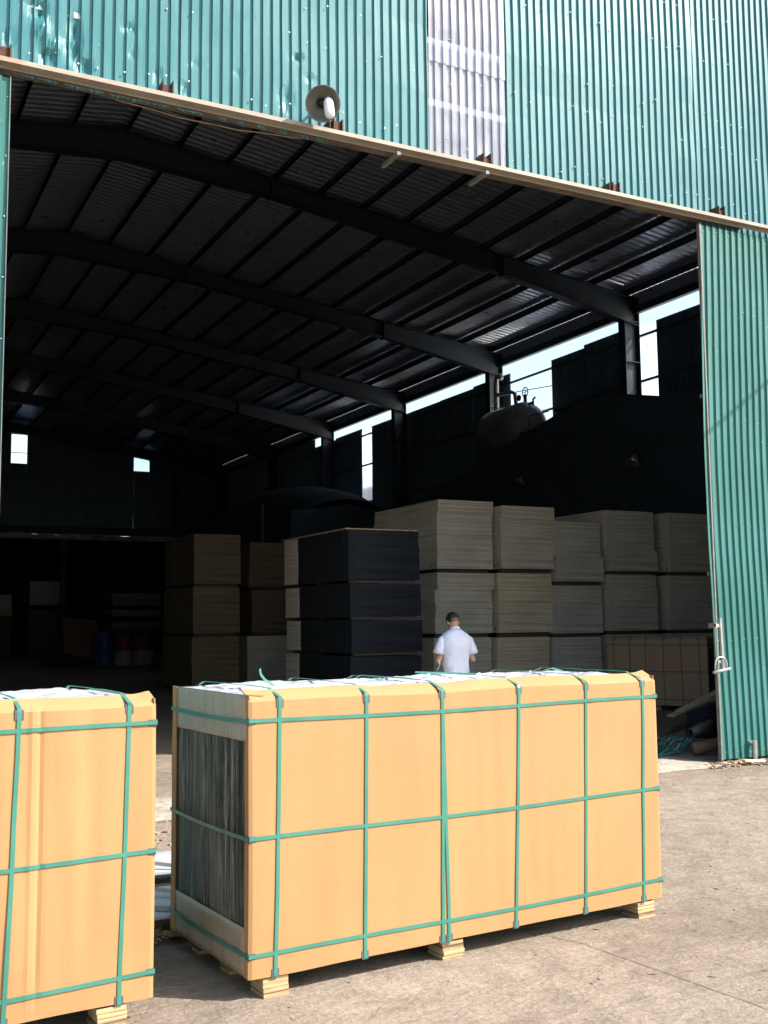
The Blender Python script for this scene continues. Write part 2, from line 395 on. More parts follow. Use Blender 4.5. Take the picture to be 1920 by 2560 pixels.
# torn strips of tin hanging under the rail
for i in range(15):
    X = 1.2+i*.2+random.uniform(-.03, .03); L = .17 if i < 8 else .07
    bb = B()
    def tn(u, v, X=X, L=L, i=i): return (X+u*L, 9.055+.02*nz(u*5, v*3, i)-.018*v, 6.255-.045*v*(.4+.6*abs(nz(u*4+i, 2, 1))*2)+.008*nz(u*9, v, i))
    bb.grid(tn, 8, 3); part(bb, 'torn_tin', M['teal'], smooth=True)
# gate posts behind the leaves
part(B().box(9.3, 9.45, YF+.03, YF+.18, 0, 6.26), 'door_post', M['steel'])
part(B().box(.6, .76, YF+.03, YF+.18, 0, 6.26), 'door_post', M['steel'])

# roof sheets (ribs run down the slope)
def roof_side(xa, xb):
    bb = B(); ys = []; y = 8.9
    while y < YE+.4:
        for t, h in ((0, 0), (.115, 0), (.135, .018), (.165, .018), (.185, 0)): ys.append((y+t, h))
        y += .2
    for y, h in ys:
        for x in (xa, xb): bb.v.append(Vector((x, y, zr(min(x, XR+.7))+.01+h)))
    for i in range(len(ys)-1): bb.f.append((2*i, 2*i+1, 2*i+3, 2*i+2))
    return bb
part(roof_side(XA, XR+.75), 'roof_sheet', M['roof'])
part(roof_side(-9.15, XA), 'roof_sheet', M['roof'])
# purlins
xp = XR-.35; ps = []
while xp > -8.3: ps.append(xp); xp -= 1.06
for xp in ps:
    z = zr(xp)
    part(B().box(xp-.004, xp+.004, 9.2, YE, z-.19, z-.005).box(xp-.06, xp-.004, 9.2, YE, z-.195, z-.187).box(xp-.06, xp-.004, 9.2, YE, z-.195, z-.175), 'purlin', M['purlin'])
part(B().box(XR-.14, XR-.02, 9.2, YE, 9.33, 9.52), 'eave_beam', M['steel']); part(B().box(XR-.018, XR+.0, 9.2, YE, 9.335, 9.90), 'eave_closure', M['roof'])
# portal frames
FR = [14.2, 20.65, 26.9, 33.1, 39.3, 45.6, 52.6]
def rafter(y, sgn):
    st = [(XA, .56), (8.0, .36), (13.9, .44), (17.95, .68)]
    if sgn < 0: st = [(2*XA-a, d) for a, d in st]
    bb = B()
    for i in range(3):
        (a, da), (c, dc) = st[i], st[i+1]
        ta, tc = zr(a)-.20, zr(c)-.20
        bb.prism([(a, ta), (c, tc), (c, tc-dc), (a, ta-da)], 1, y-.005, y+.005)
        for o1, o2 in (((0, .014), (0, .014)), ((-da, -da-.014), (-dc, -dc-.014))):
            bb.prism([(a, ta+o1[0]), (c, tc+o2[0]), (c, tc+o2[1]), (a, ta+o1[1])], 1, y-.125, y+.125)
        xe = c; bb.box(xe-.012, xe+.012, y-.12, y+.12, tc-dc-.06, tc-.002)
    return bb
for y in FR:
    part(rafter(y, 1), 'rafter', M['steel']); part(rafter(y, -1), 'rafter', M['steel'])
    for xa, xb in ((17.5, 17.95), (-8.35, -7.9)):
        bb = B().box(xa, xb, y-.006, y+.006, 0, 9.1).box(xa-.014, xa, y-.13, y+.13, 0, 9.12).box(xb, xb+.014, y-.13, y+.13, 0, 9.5)
        for z in (6.0, 8.05, 9.1): bb.box(xa, xb, y-.12, y+.12, z, z+.014)
        part(bb, 'column', M['steel'])
# right wall sheets, with a gap to the eave, one missing bay and two clear strips
def wall_x(y0, y1, z0, z1, mat, name, seed=0):
    part(sheet(y0, y1, z0, z1, XR+.06, 1.5, axis='x', seed=seed, wob=.003), name, mat)
y = 9.1; k = 0
clear = ((20.02, 20.86), (35.9, 36.75)); miss = (24.4, 26.5)
cuts = [9.1, 12.1, 14.2, 16.3, 18.4, 20.02, 20.86, 22.9, 24.4, 26.5, 28.6, 30.7, 32.8, 34.3, 35.9, 36.75, 39.2, 41.3, 43.4, 45.5, 47.5, 49.5, 51.5, 53.4]
for a, c in zip(cuts[:-1], cuts[1:]):
    if a == 24.4: wall_x(a, 25.1, 0, 5.9, M['inwall'], 'side_wall_sheet', k); wall_x(25.1, c, 0, 7.0, M['inwall'], 'side_wall_sheet', k)
    elif a in (20.02, 35.9):
        wall_x(a, c, 0, 6.2, M['inwall'], 'side_wall_sheet', k); wall_x(a, c, 6.2, 9.06, M['clear'], 'clear_panel', k)
    else: wall_x(a, c, 0, (9.05+random.uniform(-.05, .04)) if a < 41 else 9.62, M['inwall'], 'side_wall_sheet', k)
    k += 1
for z in (6.1, 7.55, 8.72): part(B().box(XR-.03, XR+.02, 9.2, YE, z, z+.06), 'wall_girt', M['purlin'])
# left wall, far wall with two windows
part(B().box(-8.5, -8.44, 9.2, YE, 0, 9.95), 'side_wall_sheet', M['inwall'])
def far(x0, x1, z0, z1): part(sheet(x0, x1, z0, z1, YE, 1.2, seed=x0, wob=.003), 'end_wall_sheet', M['inwall'])
zt = lambda q: zr(q)+.035
far(-8.5, 7.36, 6.35, zt); far(7.36, 8.10, 6.35, 9.39); far(8.10, 13.31, 6.35, zt); far(13.31, 14.10, 6.35, 9.33); far(14.10, 18.05, 6.35, zt)
part(B().box(7.30, 8.16, YE-.01, YE+.02, 10.80, 11.6), 'window_head', M['inwall']); part(B().box(13.25, 14.16, YE-.01, YE+.02, 10.09, 10.9), 'window_head', M['inwall'])
part(B().box(7.36, 8.10, YE+.03, YE+.06, 9.90, 9.93), 'window_bar', M['purlin'])
part(sheet(13.31, 14.10, 9.3, 10.12, YE+.05, .5), 'clear_panel', M['clear'])
for z in (6.35, 7.6, 8.85): part(B().box(-8.4, 18, YE-.08, YE-.02, z, z+.05), 'wall_girt', M['purlin'])
part(B().box(-8.4, 18, YE-.25, YE+.1, 6.0, 6.35), 'end_beam', M['dark'])
for X in (3.6, 9.9, 15.4): part(B().box(X-.12, X+.12, YE-.24, YE, 0, 9.3 if X > 12 else 6.0), 'end_column', M['steel'])
# lean-to behind the far wall
part(B().prism([(YE+.1, 5.75), (YE+24, 5.2), (YE+24, 5.26), (YE+.1, 5.81)], 0, -8.5, 18.2), 'lean_to_roof', M['dark'])
part(B().box(-8.5, 18.2, YE+23.6, YE+23.7, 0, 4.9), 'lean_to_wall', M['dark'])
bb = B()
for i in range(133):
    xx = -8.4+i*.2
    if nz(i*.31, 5, 1) > -.16 or not 5 < xx < 17: bb.box(xx, xx+.21, YE+23.62, YE+23.68, 4.9, 5.25)
    else: bb.box(xx, xx+.12, YE+23.62, YE+23.68, 4.9, 5.25); bb.box(xx+.12, xx+.2, YE+23.62, YE+23.68, 4.9, 5.22)
part(bb, 'lean_to_wall', M['dark'])
part(B().box(-8.5, -8.4, YE, YE+23.7, 0, 5.7), 'lean_to_wall', M['dark']); part(B().box(18.1, 18.2, YE, YE+23.7, 0, 5.7), 'lean_to_wall', M['dark'])
bb = B()
def fl(u, v): return (-8+25.5*u, YE-.3-.10*v+.05*nz(u*40, v*3, 1), 5.98-.22*v+.05*nz(u*30, v*2, 4))
bb.grid(fl, 160, 4); part(bb, 'crumpled_flashing', M['pale'], smooth=True)

nb = thing('bounce_shed', (30, 28, 0), 0, 'added pale roofed shed, unseen outside the right wall, bouncing sunlight up under the eave', 'shed')  # added out of view: its roof throws sunlight through the eave slit
B().prism([(18.7, 6.85), (44, 5.4), (44, 5.46), (18.7, 6.91)], 1, 4, 60).build('roof', M['bounce_roof'], nb, world=True)
B().box(18.8, 18.9, 4.5, 59.5, 0, 6.8).build('wall', M['inwall'], nb, world=True)
# inner gabled wall on the right with its own outline
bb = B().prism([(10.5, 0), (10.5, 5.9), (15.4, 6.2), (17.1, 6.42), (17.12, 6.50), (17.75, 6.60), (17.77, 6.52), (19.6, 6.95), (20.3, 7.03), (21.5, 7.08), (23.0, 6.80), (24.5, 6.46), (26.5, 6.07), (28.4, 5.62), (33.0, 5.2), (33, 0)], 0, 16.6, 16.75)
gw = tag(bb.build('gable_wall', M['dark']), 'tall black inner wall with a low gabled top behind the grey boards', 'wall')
for (y, z, s) in ((23.5, 6.62, 1), (22.0, 6.98, .7)):
    B().box(16.5, 16.62, y-.35*s, y+.35*s, z, z+.06).build('ledge_plate', M['steel'], gw)
# arched dark kiln beyond
bb = B()
def kil(u, v):
    y = 31.9+12.4*u; h = 5.3+1.35*math.sin(math.pi*min(1, u*.97+.03))**.55+.05*nz(y*1.5, 0, 3)
    a = v*math.pi; return (15.2-2.2*math.cos(a)*(1 if v < 1 else 1), y, h*(math.sin(a)**.28 if 0 < v < 1 else 0))
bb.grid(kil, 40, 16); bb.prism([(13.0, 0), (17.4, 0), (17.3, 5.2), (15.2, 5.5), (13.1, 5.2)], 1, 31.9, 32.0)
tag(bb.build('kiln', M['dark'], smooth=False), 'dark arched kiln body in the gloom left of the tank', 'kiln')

# ------------------------------------------------------------------ tank on its stand
tk = thing('tank', (17.30, 25.42, .14), 0, 'dark horizontal pressure tank with pipes and a handwheel valve on the right wall', 'tank')
Mx = T(0, 0, 6.95) @ Matrix.Rotation(R(90), 4, 'X')
pr = [(0.001, -1.20), (.25, -1.17), (.45, -1.09), (.60, -.95), (.67, -.80), (.68, -.78), (.68, .78), (.67, .80), (.60, .95), (.45, 1.09), (.25, 1.17), (.001, 1.20)]
B().lathe(pr, Mx, 32).build('shell', M['tankm'], tk, smooth=True)
B().tube([(-.15, .5, 4.6), (-.15, .5, 8.45), (-.15, .44, 8.58), (-.15, .3, 8.6), (-.15, .22, 8.5)], .075, 10).build('riser_pipe', M['tankm'], tk, smooth=True)
B().tube([(-.15, .5, 8.05), (-.1, -.2, 8.02), (-.08, -.36, 7.95), (-.05, -.38, 7.5)], .06, 10).build('feed_pipe', M['tankm'], tk, smooth=True)
v = B().tube([(0, -.75, 7.55), (0, -.75, 7.85)], .05, 8).tube([(0, -.75+.14*math.cos(a), 7.92+.14*math.sin(a)) for a in [i*math.pi/9 for i in range(19)]], .014, 6, False)
v.tube([(0, -.89, 7.92), (0, -.61, 7.92)], .01, 6).tube([(0, -.75, 7.78), (0, -.75, 8.06)], .01, 6); v.build('handwheel_valve', M['steel'], tk)
B().lathe([(.001, 0), (.09, .01), (.09, .05), (.001, .06)], T(-.05, -.55, 7.78) @ Matrix.Rotation(R(-90), 4, 'Y'), 16).build('gauge', M['rust'], tk)
B().tube([(-.05, -1.2, 7.45), (-.05, -1.2, 7.62), (-.05, -1.3, 7.66)], .03, 8).tube([(0, -.9, 7.55), (0, -1.1, 7.55)], .04, 8).build('nozzle', M['steel'], tk)
B().tube([(-.3, -.75, 7.9), (.3, -3.2, 7.80)], .012, 6).tube([(-.3, -1.35, 6.2), (-.3, -1.35, 7.1), (-.2, -2.1, 7.1)], .018, 6).build('small_pipe', M['steel'], tk)
for y in (-.6, .6): B().box(-.6, .6, y-.1, y+.1, -.14, 6.4).build('saddle', M['dark'], tk)

# ------------------------------------------------------------------ sliding door leaves (parts of the warehouse)
def leaf(x0, x1, edge):
    def part(bb, name, mat, parent=None, **kw):
        if edge < 0:
            for p in bb.v: p.x -= .085*math.sin(math.pi*min(1, max(0, p.z/6.2)))**1.3*max(0, 1-(p.x-x0)/3)
        return bb.build(name, mat, parent or WH, world=True, **kw)
    o = part(sheet(x0, x1, .03, 6.19, 9.035, .3, [(x0+.35, .35, .015, .04, .02), (x0+.55, .47, .012, .03, .02), (x0+.75, .4, .013, .04, .02), (x0+.6, .2, .01, .05, .03), (x0+1.1, 5.4, .01, .08, .05)], seed=x0, wob=.004), 'sliding_door', M['leaf'])
    fx = x0 if edge < 0 else x1
    ew = .020 if edge < 0 else .006; bb = B().box(min(fx, fx+edge*ew), max(fx, fx+edge*ew), 9.012, 9.06, .02, 6.20)
    part(bb, 'edge_frame', M['edge'], o)
    for z in (.12, 2.1, 4.15, 6.05): part(B().box(x0+.01, x1-.01, 9.042, 9.08, z-.02, z+.02), 'cross_rail', M['galv'], o)
    bb = B()
    for z in (.10, 1.35, 2.65, 3.9, 5.2, 6.12):
        for i in range(int((x1-x0)/.2)):
            xx = x0+.055+i*.2; bb.ell((xx+random.uniform(-.012, .012), 9.035-.002, z+random.uniform(-.015, .015)), (.007, .006, .007), nu=8, nv=6)
    for z in [i*.52+.3 for i in range(12)]: bb.ell((fx-edge*.018, 9.03, z), (.008, .006, .008), nu=8, nv=6)
    part(bb, 'screw_heads', M['galv'], o)['kind'] = 'stuff'
    return o
dr = leaf(8.865, 12.7, -1); dl = leaf(-2.6, 1.16, 1)
hb = B().tube([(8.842, 8.93, 1.04), (8.826, 8.93, 1.60)], .021, 6).box(8.745, 8.83, 8.925, 8.935, 1.50, 1.535).box(8.745, 8.76, 8.925, 9.03, 1.49, 1.545).box(8.77, 8.86, 8.93, 8.938, 1.10, 1.13)
part(hb, 'handle', M['galv'], dr)
part(B().tube([(9.30, 8.96, -.0), (9.30, 8.96, .22)], .024, 10).box(9.255, 9.345, 8.97, 9.02, .19, .215), 'drop_bolt', M['galv'], dr)
# shackle lock hanging on the handle
lk = thing('shackle_lock', (8.785, 8.895, 1.015), 0, 'big steel U shackle lock hanging on the pull handle of the green door', 'lock')
pts = [(-.095, 0, .0), (-.095, 0, .07)]+[(-.005-.085*math.cos(a), 0, .085+.07*math.sin(a)) for a in [i*math.pi/8 for i in range(9)]]+[(.082, 0, .06), (.082, 0, .02)]
B().tube(pts, .0085, 8, True).build('shackle', M['galv'], lk, smooth=True)
B().tube([(-.125, 0, -.012), (.125, 0, .022)], .017, 12).build('bar', M['galv'], lk, smooth=True)

# ------------------------------------------------------------------ screws on the facade
bb = B()
for z in (6.55, 7.25, 7.62, 8.35, 8.93):
    for i in range(44):
        xx = 1.32+i*.2
        if 5.2 < xx < 6.3 and random.random() < .5: continue
        if random.random() < .25: continue
        bb.ell((xx+random.uniform(-.04, .04), YF-.021, z+random.uniform(-.06, .06)), (.009, .006, .009), nu=8, nv=6)
part(bb, 'screw_heads', M['galv'])['kind'] = 'stuff'
part(B().tube([(1.25, 9.27, 6.36), (1.86, 9.3, 6.37)]+[(1.86+.28*i, 9.3, 6.37-.075*math.sin(math.pi*i/8.)-.01*(i % 2)) for i in range(1, 9)]+[(5.2, 9.3, 6.42)], .006, 6), 'sagging_wire', M['wire'])

# ------------------------------------------------------------------ wall lamp
lm = thing('wall_lamp', (3.97, 9.1, 6.55), 0, 'round enamel wall lamp with a white opal bulb above the doorway rail', 'lamp')
ax = Vector((-.22, -.84, -.50)).normalized(); q = ax.to_track_quat('Z', 'Y').to_matrix().to_4x4()
C0 = Vector((-.045, -.32, -.085)); Ms = T(*C0) @ q
B().lathe([(.028, -.115), (.034, -.10), (.075, -.085), (.12, -.05), (.15, -.01), (.165, .03), (.168, .034), (.160, .03), (.146, -.008), (.116, -.046), (.07, -.079), (.03, -.09)], Ms, 40).build('shade', M['shade'], lm, smooth=True)
B().lathe([(.001, -.089), (.045, -.088), (.045, -.055), (.024, -.05), (.022, -.03), (.001, -.028)], Ms, 20).build('socket', M['socket'], lm, smooth=True)
bax = Vector((-.03, -.30, -.95)).normalized(); qb = bax.to_track_quat('Z', 'Y').to_matrix().to_4x4()
Bs = Vector((.0, -.35, -.06)); 
B().lathe([(.02, -.03), (.035, -.005), (.046, .02), (.048, .06), (.048, .155), (.044, .18), (.030, .195), (.012, .202), (.001, .203)], T(*Bs) @ qb, 24).build('bulb', M['bulb'], lm, smooth=True)
B().lathe([(.001, -.175), (.028, -.17), (.036, -.15), (.036, -.125), (.026, -.11)], Ms, 16).build('lamp_cap', M['socket'], lm, smooth=True)
B().tube([tuple(C0-ax*.15), (.02, -.1, .02), (.03, .03, .03)], .012, 8).tube([tuple(C0-ax*.15), (.06, -.2, .09), (.11, -.15, .07)], .003, 5).build('arm', M['socket'], lm)
# two shaded lamps on the inner wall
def small_lamp(y, z, lab, s=1.0):
    t = thing('cone_lamp', (16.55, y, z), 0, lab, 'lamp', 'cone lamps on the black inner wall')
    Mm = T(-.35*s, 0, 0) @ Matrix.Rotation(R(205), 4, 'Y')
    B().lathe([(.04*s, -.12*s), (.06*s, -.05*s), (.19*s, .12*s), (.185*s, .12*s), (.05*s, -.05*s)], Mm, 20).build('lamp_shade', M['galv'], t, smooth=True)
    B().tube([(-.33*s, 0, .1), (-.25*s, 0, .3), (0, 0, .32)], .018, 6).build('arm', M['steel'], t)
small_lamp(18.85, 5.25, 'larger cone lamp high on the black inner wall, nearer the green door')
small_lamp(23.5, 5.35, 'smaller cone lamp high on the black inner wall, left of the other', .8)

# ------------------------------------------------------------------ strapped crates
def crate(name, loc, rz, L, W, z0, z1, vs, hs, label, group, mats, peak=.3, seed=0, blocks=(.115, 1.07, 2.33), crease=None, side=.9, vdouble=None, bulge=1):
    t = thing(name, loc, rz, label, 'crate', group)
    kr, fb, fl_, ft = mats
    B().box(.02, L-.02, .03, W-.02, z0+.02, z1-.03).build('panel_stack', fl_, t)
    # front board with a flap folded on to the top
    def fb_(u, v):
        x = -.009+(L+.018)*u; s = v*1.12
        edge = min(u, 1-u)
        wv = (.010*nz(x*2.3, v*1.5, seed)+.005*nz(x*9, v*2.2, seed+4))*bulge
        wv += .0035*bulge*nz(x*13, v*.7, seed+2)*min(1, 3*edge+.3)
        if crease: wv += -.005*math.exp(-((x-crease)/.014)**2)+.006*math.exp(-((x-crease-.03)/.012)**2)
        if s <= 1:
            z = z0+(z1-.028-z0)*s; y = -.004+wv*min(1, s*6)-.008*math.sin(math.pi*s)*bulge
            z += (.010*nz(x*1.6, 7, seed))*max(0, (s-.8)/.2)+(.008*nz(x*2.2, 9, seed))*max(0, (.15-s)/.15)
            if edge < .006: y += .006*(1-edge/.006)
            return (x, y, z)
        q = (s-1)/.12; wd = .085+.035*nz(x*2.1, 3, seed)
        pk = peak*.03*math.exp(-(edge/.018)**2)*(1 if q > .3 else q/.3)
        return (x, .002+q*wd, z1-.028+.010*nz(x*1.6, 7, seed)+.042*q**.8+.006*nz(x*5, q, seed)*q+pk)
    B().grid(fb_, 150, 46).build('front_board', kr, t, solid=.006)
    B().grid(lambda u, v: (L*u, W-.002+.008*nz(u*6, v*3, seed+9), z0+(z1-z0-.012)*v), 60, 20).build('back_board', kr, t, smooth=True, solid=.006)
    # end faces: kraft posts at the corners, kraft bands above and below
    for X, sg in ((0, -1), (L, 1)):
        xa = X+sg*.001; H = z1-z0
        def post(y0, y1, off): return B().grid(lambda u, v: (xa+sg*off+.003*nz(v*5, u, seed), y0+(y1-y0)*u, z0+H*v), 2, 24)
        post(.002, .045, .003).build('corner_post', kr, t, solid=.005)
        post(W-.05, W+.002, .006).build('corner_post', kr, t, solid=.005)
        for a, c, nm in ((0, .168, 'lower_band'), (.832, 1.0, 'upper_band')):
            B().grid(lambda u, v: (xa+sg*(.002+.006*nz(u*6, v*3, seed+a)), .03+(W-.07)*u, z0+H*(a+(c-a)*v)), 20, 8).build(nm, fb, t, smooth=True, solid=.004)
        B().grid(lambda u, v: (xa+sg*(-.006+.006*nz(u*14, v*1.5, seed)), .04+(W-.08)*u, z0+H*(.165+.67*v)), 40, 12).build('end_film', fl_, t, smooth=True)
    def tp(u, v):
        x = L*u; y = .05+(W-.06)*v
        e = min(1, min(u, 1-u)*14)*min(1, min(v, 1-v)*8)
        return (x, y, z1-.006+e*(.013+.016*nz(x*3, y*6, seed)+.010*nz(x*9, y*22, seed+2)+.006*nz(x*25, y*40, 1)))
    B().grid(tp, 110, 40).build('top_film', ft, t, smooth=True)
    # straps
    sw = .0085; tk_ = .0016
    def ribbon(path, wd, nm):
        """path of (point, outward normal, width direction)"""
        bb = B()
        for i in range(len(path)):
            p, nn, wdir = [Vector(a) for a in path[i]]
            bb.v += [p-wdir*wd, p+wdir*wd, p+wdir*wd+nn*tk_, p-wdir*wd+nn*tk_]
        k = len(path)
        for i in range(k):
            a, c = i*4, ((i+1) % k)*4
            for j in range(4): bb.f.append((a+j, a+(j+1) % 4, c+(j+1) % 4, c+j))
        return bb.build(nm, M['strap'], t)
    fo = .017
    for i, (xt, xb) in enumerate(vs):
        X = Vector((1, 0, 0)); path = []
        nf = 24
        for j in range(nf+1):
            s = j/nf; xx_ = xb+(xt-xb)*s; path.append(((xx_+.003*nz(s*3, i, seed), fb_(xx_/L, min(.999, s)/1.12)[1]-.0065, z0-.002+(z1-.024-z0)*s), (0, -1, 0), X))
        for j in range(9):
            s = j/8; path.append(((xt+(.12*s if i % 2 else -.10*s)*math.sin(s*2.2)*.3, -.01+(W+.02)*s, z1-.014+.034*min(1, s*8, (1-s)*8)+.004*math.sin(math.pi*s)+.003*nz(s*9, i, 0)), (0, 0, 1), X))
        for j in range(3):
            s = j/2; path.append(((xt+(xb-xt)*s, W+fo, z1-(z1-z0)*s), (0, 1, 0), X))
        for j in range(3):
            s = j/2; path.append(((xb, W+.01-(W+.02)*s, z0-.006), (0, 0, -1), X))
        ribbon(path, sw, 'vertical_strap')
        for xx, zz, d in ((xt, z1-.028, 1), (xb, z0, -1)):
            fy = fb_(xx/L, .85 if d > 0 else .02)[1]; bb = B().box(xx-.018, xx+.018, fy-.0058, fy-.001, zz-(.030 if d > 0 else .004), zz+(.006 if d > 0 else .030))
            bb.box(xx-.016, xx+.016, fy-.0058, .02, zz+(.006 if d > 0 else -.008), zz+(.009 if d > 0 else -.004))
            bb.build('edge_clip', M['clip'], t, bevel=.001)
    for i, zz in enumerate(hs):
        Z = Vector((0, 0, 1)); path = []
        for j in range(121): s = j/120; path.append(((-.011+(L+.022)*s, min(fb_(min(.97, max(.03, s)), (zz-z0)/(z1-z0)/1.12)[1], -.004)-.006, zz+.006*math.sin(s*7+i)*.5-.004*math.sin(math.pi*s)), (0, -1, 0), Z))
        for j in range(5): s = j/4; path.append(((L+.0115, -.01+(W+.02)*s, zz), (1, 0, 0), Z))
        for j in range(3): s = j/2; path.append(((L-L*s, W+fo, zz), (0, 1, 0), Z))
        for j in range(7): s = j/6; path.append(((-.0115, W+.01-(W+.02)*s, zz-.008*math.sin(math.pi*s)), (-1, 0, 0), Z))
        ribbon(path, sw, 'horizontal_strap')
        for X, sg in ((0, -1), (L, 1)):
            fy = fb_(.03 if X == 0 else .97, (zz-z0)/(z1-z0)/1.12)[1]; fy = min(fy, -.004); bb = B().box(min(X-sg*.022, X+sg*.0125), max(X-sg*.022, X+sg*.0125), fy-.0038, fy, zz-.014, zz+.014)
            bb.box(min(X+sg*.009, X+sg*.0125), max(X+sg*.009, X+sg*.0125), fy-.0038, .02, zz-.014, zz+.014)
            bb.build('edge_clip', M['clip'], t, bevel=.001)
    # plywood blocks under the crate
    for xb in blocks:
        for j, yb in enumerate((.05, .42, W-.14)):
            bb = B(); zz = 0
            for q in range(4):
                h = (z0-.007)/4; o = random.uniform(-.003, .003); ln = .10 if j else .13
                bb.box(xb-.06+o, xb+.06+o, yb-.05+random.uniform(-.003, .003), yb-.05+ln, zz, zz+h-.002); zz += h
            bb.build('skid_block', M['ply'], t)
    return t
mats = (M['kraft'], M['filmband'], M['film'], M['filmtop'])
th = R(4.5)
c1 = crate('strapped_crate', (1.635, 4.455, 0), th, 2.445, .92, .09, 1.285,
      [(.139, .116), (.583, .566), (1.012, .994), (1.010, 1.032), (1.483, 1.436), (1.941, 1.894), (2.349, 2.312)], (.185, .672, 1.172),
      'whole sunlit kraft crate with green straps, standing alone before the doorway', 'strapped kraft crates', mats, seed=2, blocks=(.125, 1.06, 2.335), bulge=.45)
c2 = crate('strapped_crate', (1.21-2.44*math.cos(R(4.8)), 4.46-2.44*math.sin(R(4.8)), 0), R(4.8), 2.44, .9, .09, 1.29,
      [(2.333, 2.305), (1.89, 1.856), (1.43, 1.42), (.97, .98), (.5, .5), (.1, .1)], (.189, .668, 1.19),
      'sunlit kraft crate cut by the left photo edge, with a vertical crease', 'strapped kraft crates', mats, peak=.35, seed=11, blocks=(2.28, 1.3, .2), crease=1.945, bulge=1.2)
c3 = crate('strapped_crate', (12.53, 15.47, 0), math.atan2(13.85-15.47, 13.35-12.53), 1.82, .80, .09, 1.27,
      [(.12, .12), (.42, .42), (.72, .72), (1.04, 1.05), (1.36, 1.38), (1.68, 1.70)], (.2, .68, 1.14),
      'shaded kraft crate inside the doorway beside the green door', 'strapped kraft crates', (M['kraftin'], M['filmband'], M['film'], M['kraftin']), peak=0, seed=5, blocks=(.15, .9, 1.66), bulge=.4)
# loose strap tails on the first crate
for nm, pts in (('strap_tail', [(.11, -.006, 1.325), (.06, -.02, 1.35), (.035, -.03, 1.375), (.03, -.03, 1.40)]),
                ('strap_tail', [(1.30, .45, 1.335), (1.27, .38, 1.37), (1.25, .36, 1.395)]), ('strap_tail', [(1.06, .30, 1.34), (1.18, .22, 1.335), (1.30, .10, 1.33)]), ('strap_tail', [(2.02, .42, 1.315), (2.06, .40, 1.325), (2.10, .36, 1.31)])):
    bb = B(); w_ = Vector((.006, .004, .003))
    for p in pts: p = Vector(p); bb.v += [p-w_, p+w_]
    for i in range(len(pts)-1): bb.f.append((2*i, 2*i+1, 2*i+3, 2*i+2))
    bb.build(nm, M['strap'], c1, solid=.0015)

# ------------------------------------------------------------------ bundles of boards
def bundle(x, y, z0, w, h, d, mat, label, group, layers=9, jit=.010, lips=(), marks=False, bear=.07, wrap=None, shift=0):
    t = thing('board_bundle', (x, y, z0), 0, label, 'board bundle', group)
    bb = B(); z = bear; cuts_ = sorted(random.random() for _ in range(layers-1)); cuts_ = [0]+cuts_+[1]
    for a, c in zip(cuts_[:-1], cuts_[1:]):
        ox = random.uniform(-jit, jit)+shift*(a); oy = random.uniform(-jit, jit)
        for (la, lc, lx, ly) in lips:
            if la <= (a+c)/2 <= lc: ox += lx; oy += ly
        za, zc = bear+(h-bear)*a, bear+(h-bear)*c
        bb.box(ox, w+ox, oy, d+oy, za, zc-.0025)
    bb.build('boards', mat, t)
    for yy in (.12, d*.5, d-.2): B().box(.05, w-.05, yy-.045, yy+.045, 0.001, bear-.001).build('bearer', M['bearer'], t)
    if marks:
        for yy in (.07, .19): B().prism([(yy, bear+.03), (yy+.025, bear+.03), (yy+.04, bear+.11), (yy+.01, bear+.09)], 0, -.013, -.0125).build('paint_mark', M['redmark'], t)
    if wrap:
        B().box(-.016, .10, -.016, d*wrap, bear-.01, h+.004).build('wrap', M['wrap'], t)
        for yy in (.14, d*wrap-.02): B().box(-.022, -.017, yy-.008, yy+.008, bear-.02, h+.01).build('strap', M['steel'], t)
    return t
G_ = 'grey board bundles in the right row'
Y0 = 15.9; D_ = 2.44
cn = ['first column from the left', 'second column', 'third column', 'fourth column', 'rightmost column']
bundle(9.15, Y0, 0.0, 1.16, 1.31, D_, M['grey'], 'bottom grey bundle of the left column, behind the man', G_, 5)
bundle(9.18, Y0, 1.31, 1.16, 1.12, D_, M['grey'], 'middle grey bundle of the left column, with an overhanging upper pack', G_, 10, lips=((.72, 1, .035, -.03),))
bundle(9.23, Y0, 2.43, 1.13, 1.27, D_, M['grey'], 'topmost and tallest grey bundle, left column above the man', G_, 12, marks=True, lips=((.93, 1, 0, -.025),), shift=.03)
bundle(10.42, Y0, 0.0, 1.12, 1.30, D_, M['tan'], 'bottom warm grey bundle of the second column, right of the man', G_, 6)
bundle(10.47, Y0, 1.31, 1.17, 1.13, D_, M['tan'], 'yellowish middle bundle of the second column, right of the man', G_, 10, marks=True, lips=((.95, 1, -.03, 0),))
bundle(10.55, Y0, 2.45, 1.14, 1.20, D_, M['grey'], 'top grey bundle of the second column, with red marks at its foot', G_, 10, marks=True, lips=((.88, 1, .02, -.03),))
bundle(11.64, Y0+.02, 0.0, 1.10, 1.28, D_, M['greyb'], 'bottom grey bundle of the third column, touching the shaded crate', G_, 4)
bundle(11.64, Y0+.02, 1.28, 1.16, .95, D_, M['greyb'], 'low middle grey bundle of the third column', G_, 8)
bundle(11.70, Y0+.02, 2.23, 1.09, 1.18, D_, M['greyb'], 'top grey bundle of the lowest column, split by a gap', G_, 9, lips=((.0, .52, .05, -.02),))
bundle(12.99, Y0+.03, 0.0, 1.16, 1.31, D_, M['greyb'], 'bottom grey bundle of the fourth column, hidden behind the shaded crate', G_, 5)
bundle(12.95, Y0+.03, 1.31, 1.20, 1.13, D_, M['greyb'], 'middle grey bundle of the fourth column, standing above the shaded crate', G_, 9)
bundle(12.96, Y0+.03, 2.44, 1.17, 1.22, D_, M['greyb'], 'top grey bundle of the fourth column, with a loose top sheet', G_, 9, marks=True, lips=((0, .42, .05, -.015),), shift=-.03)
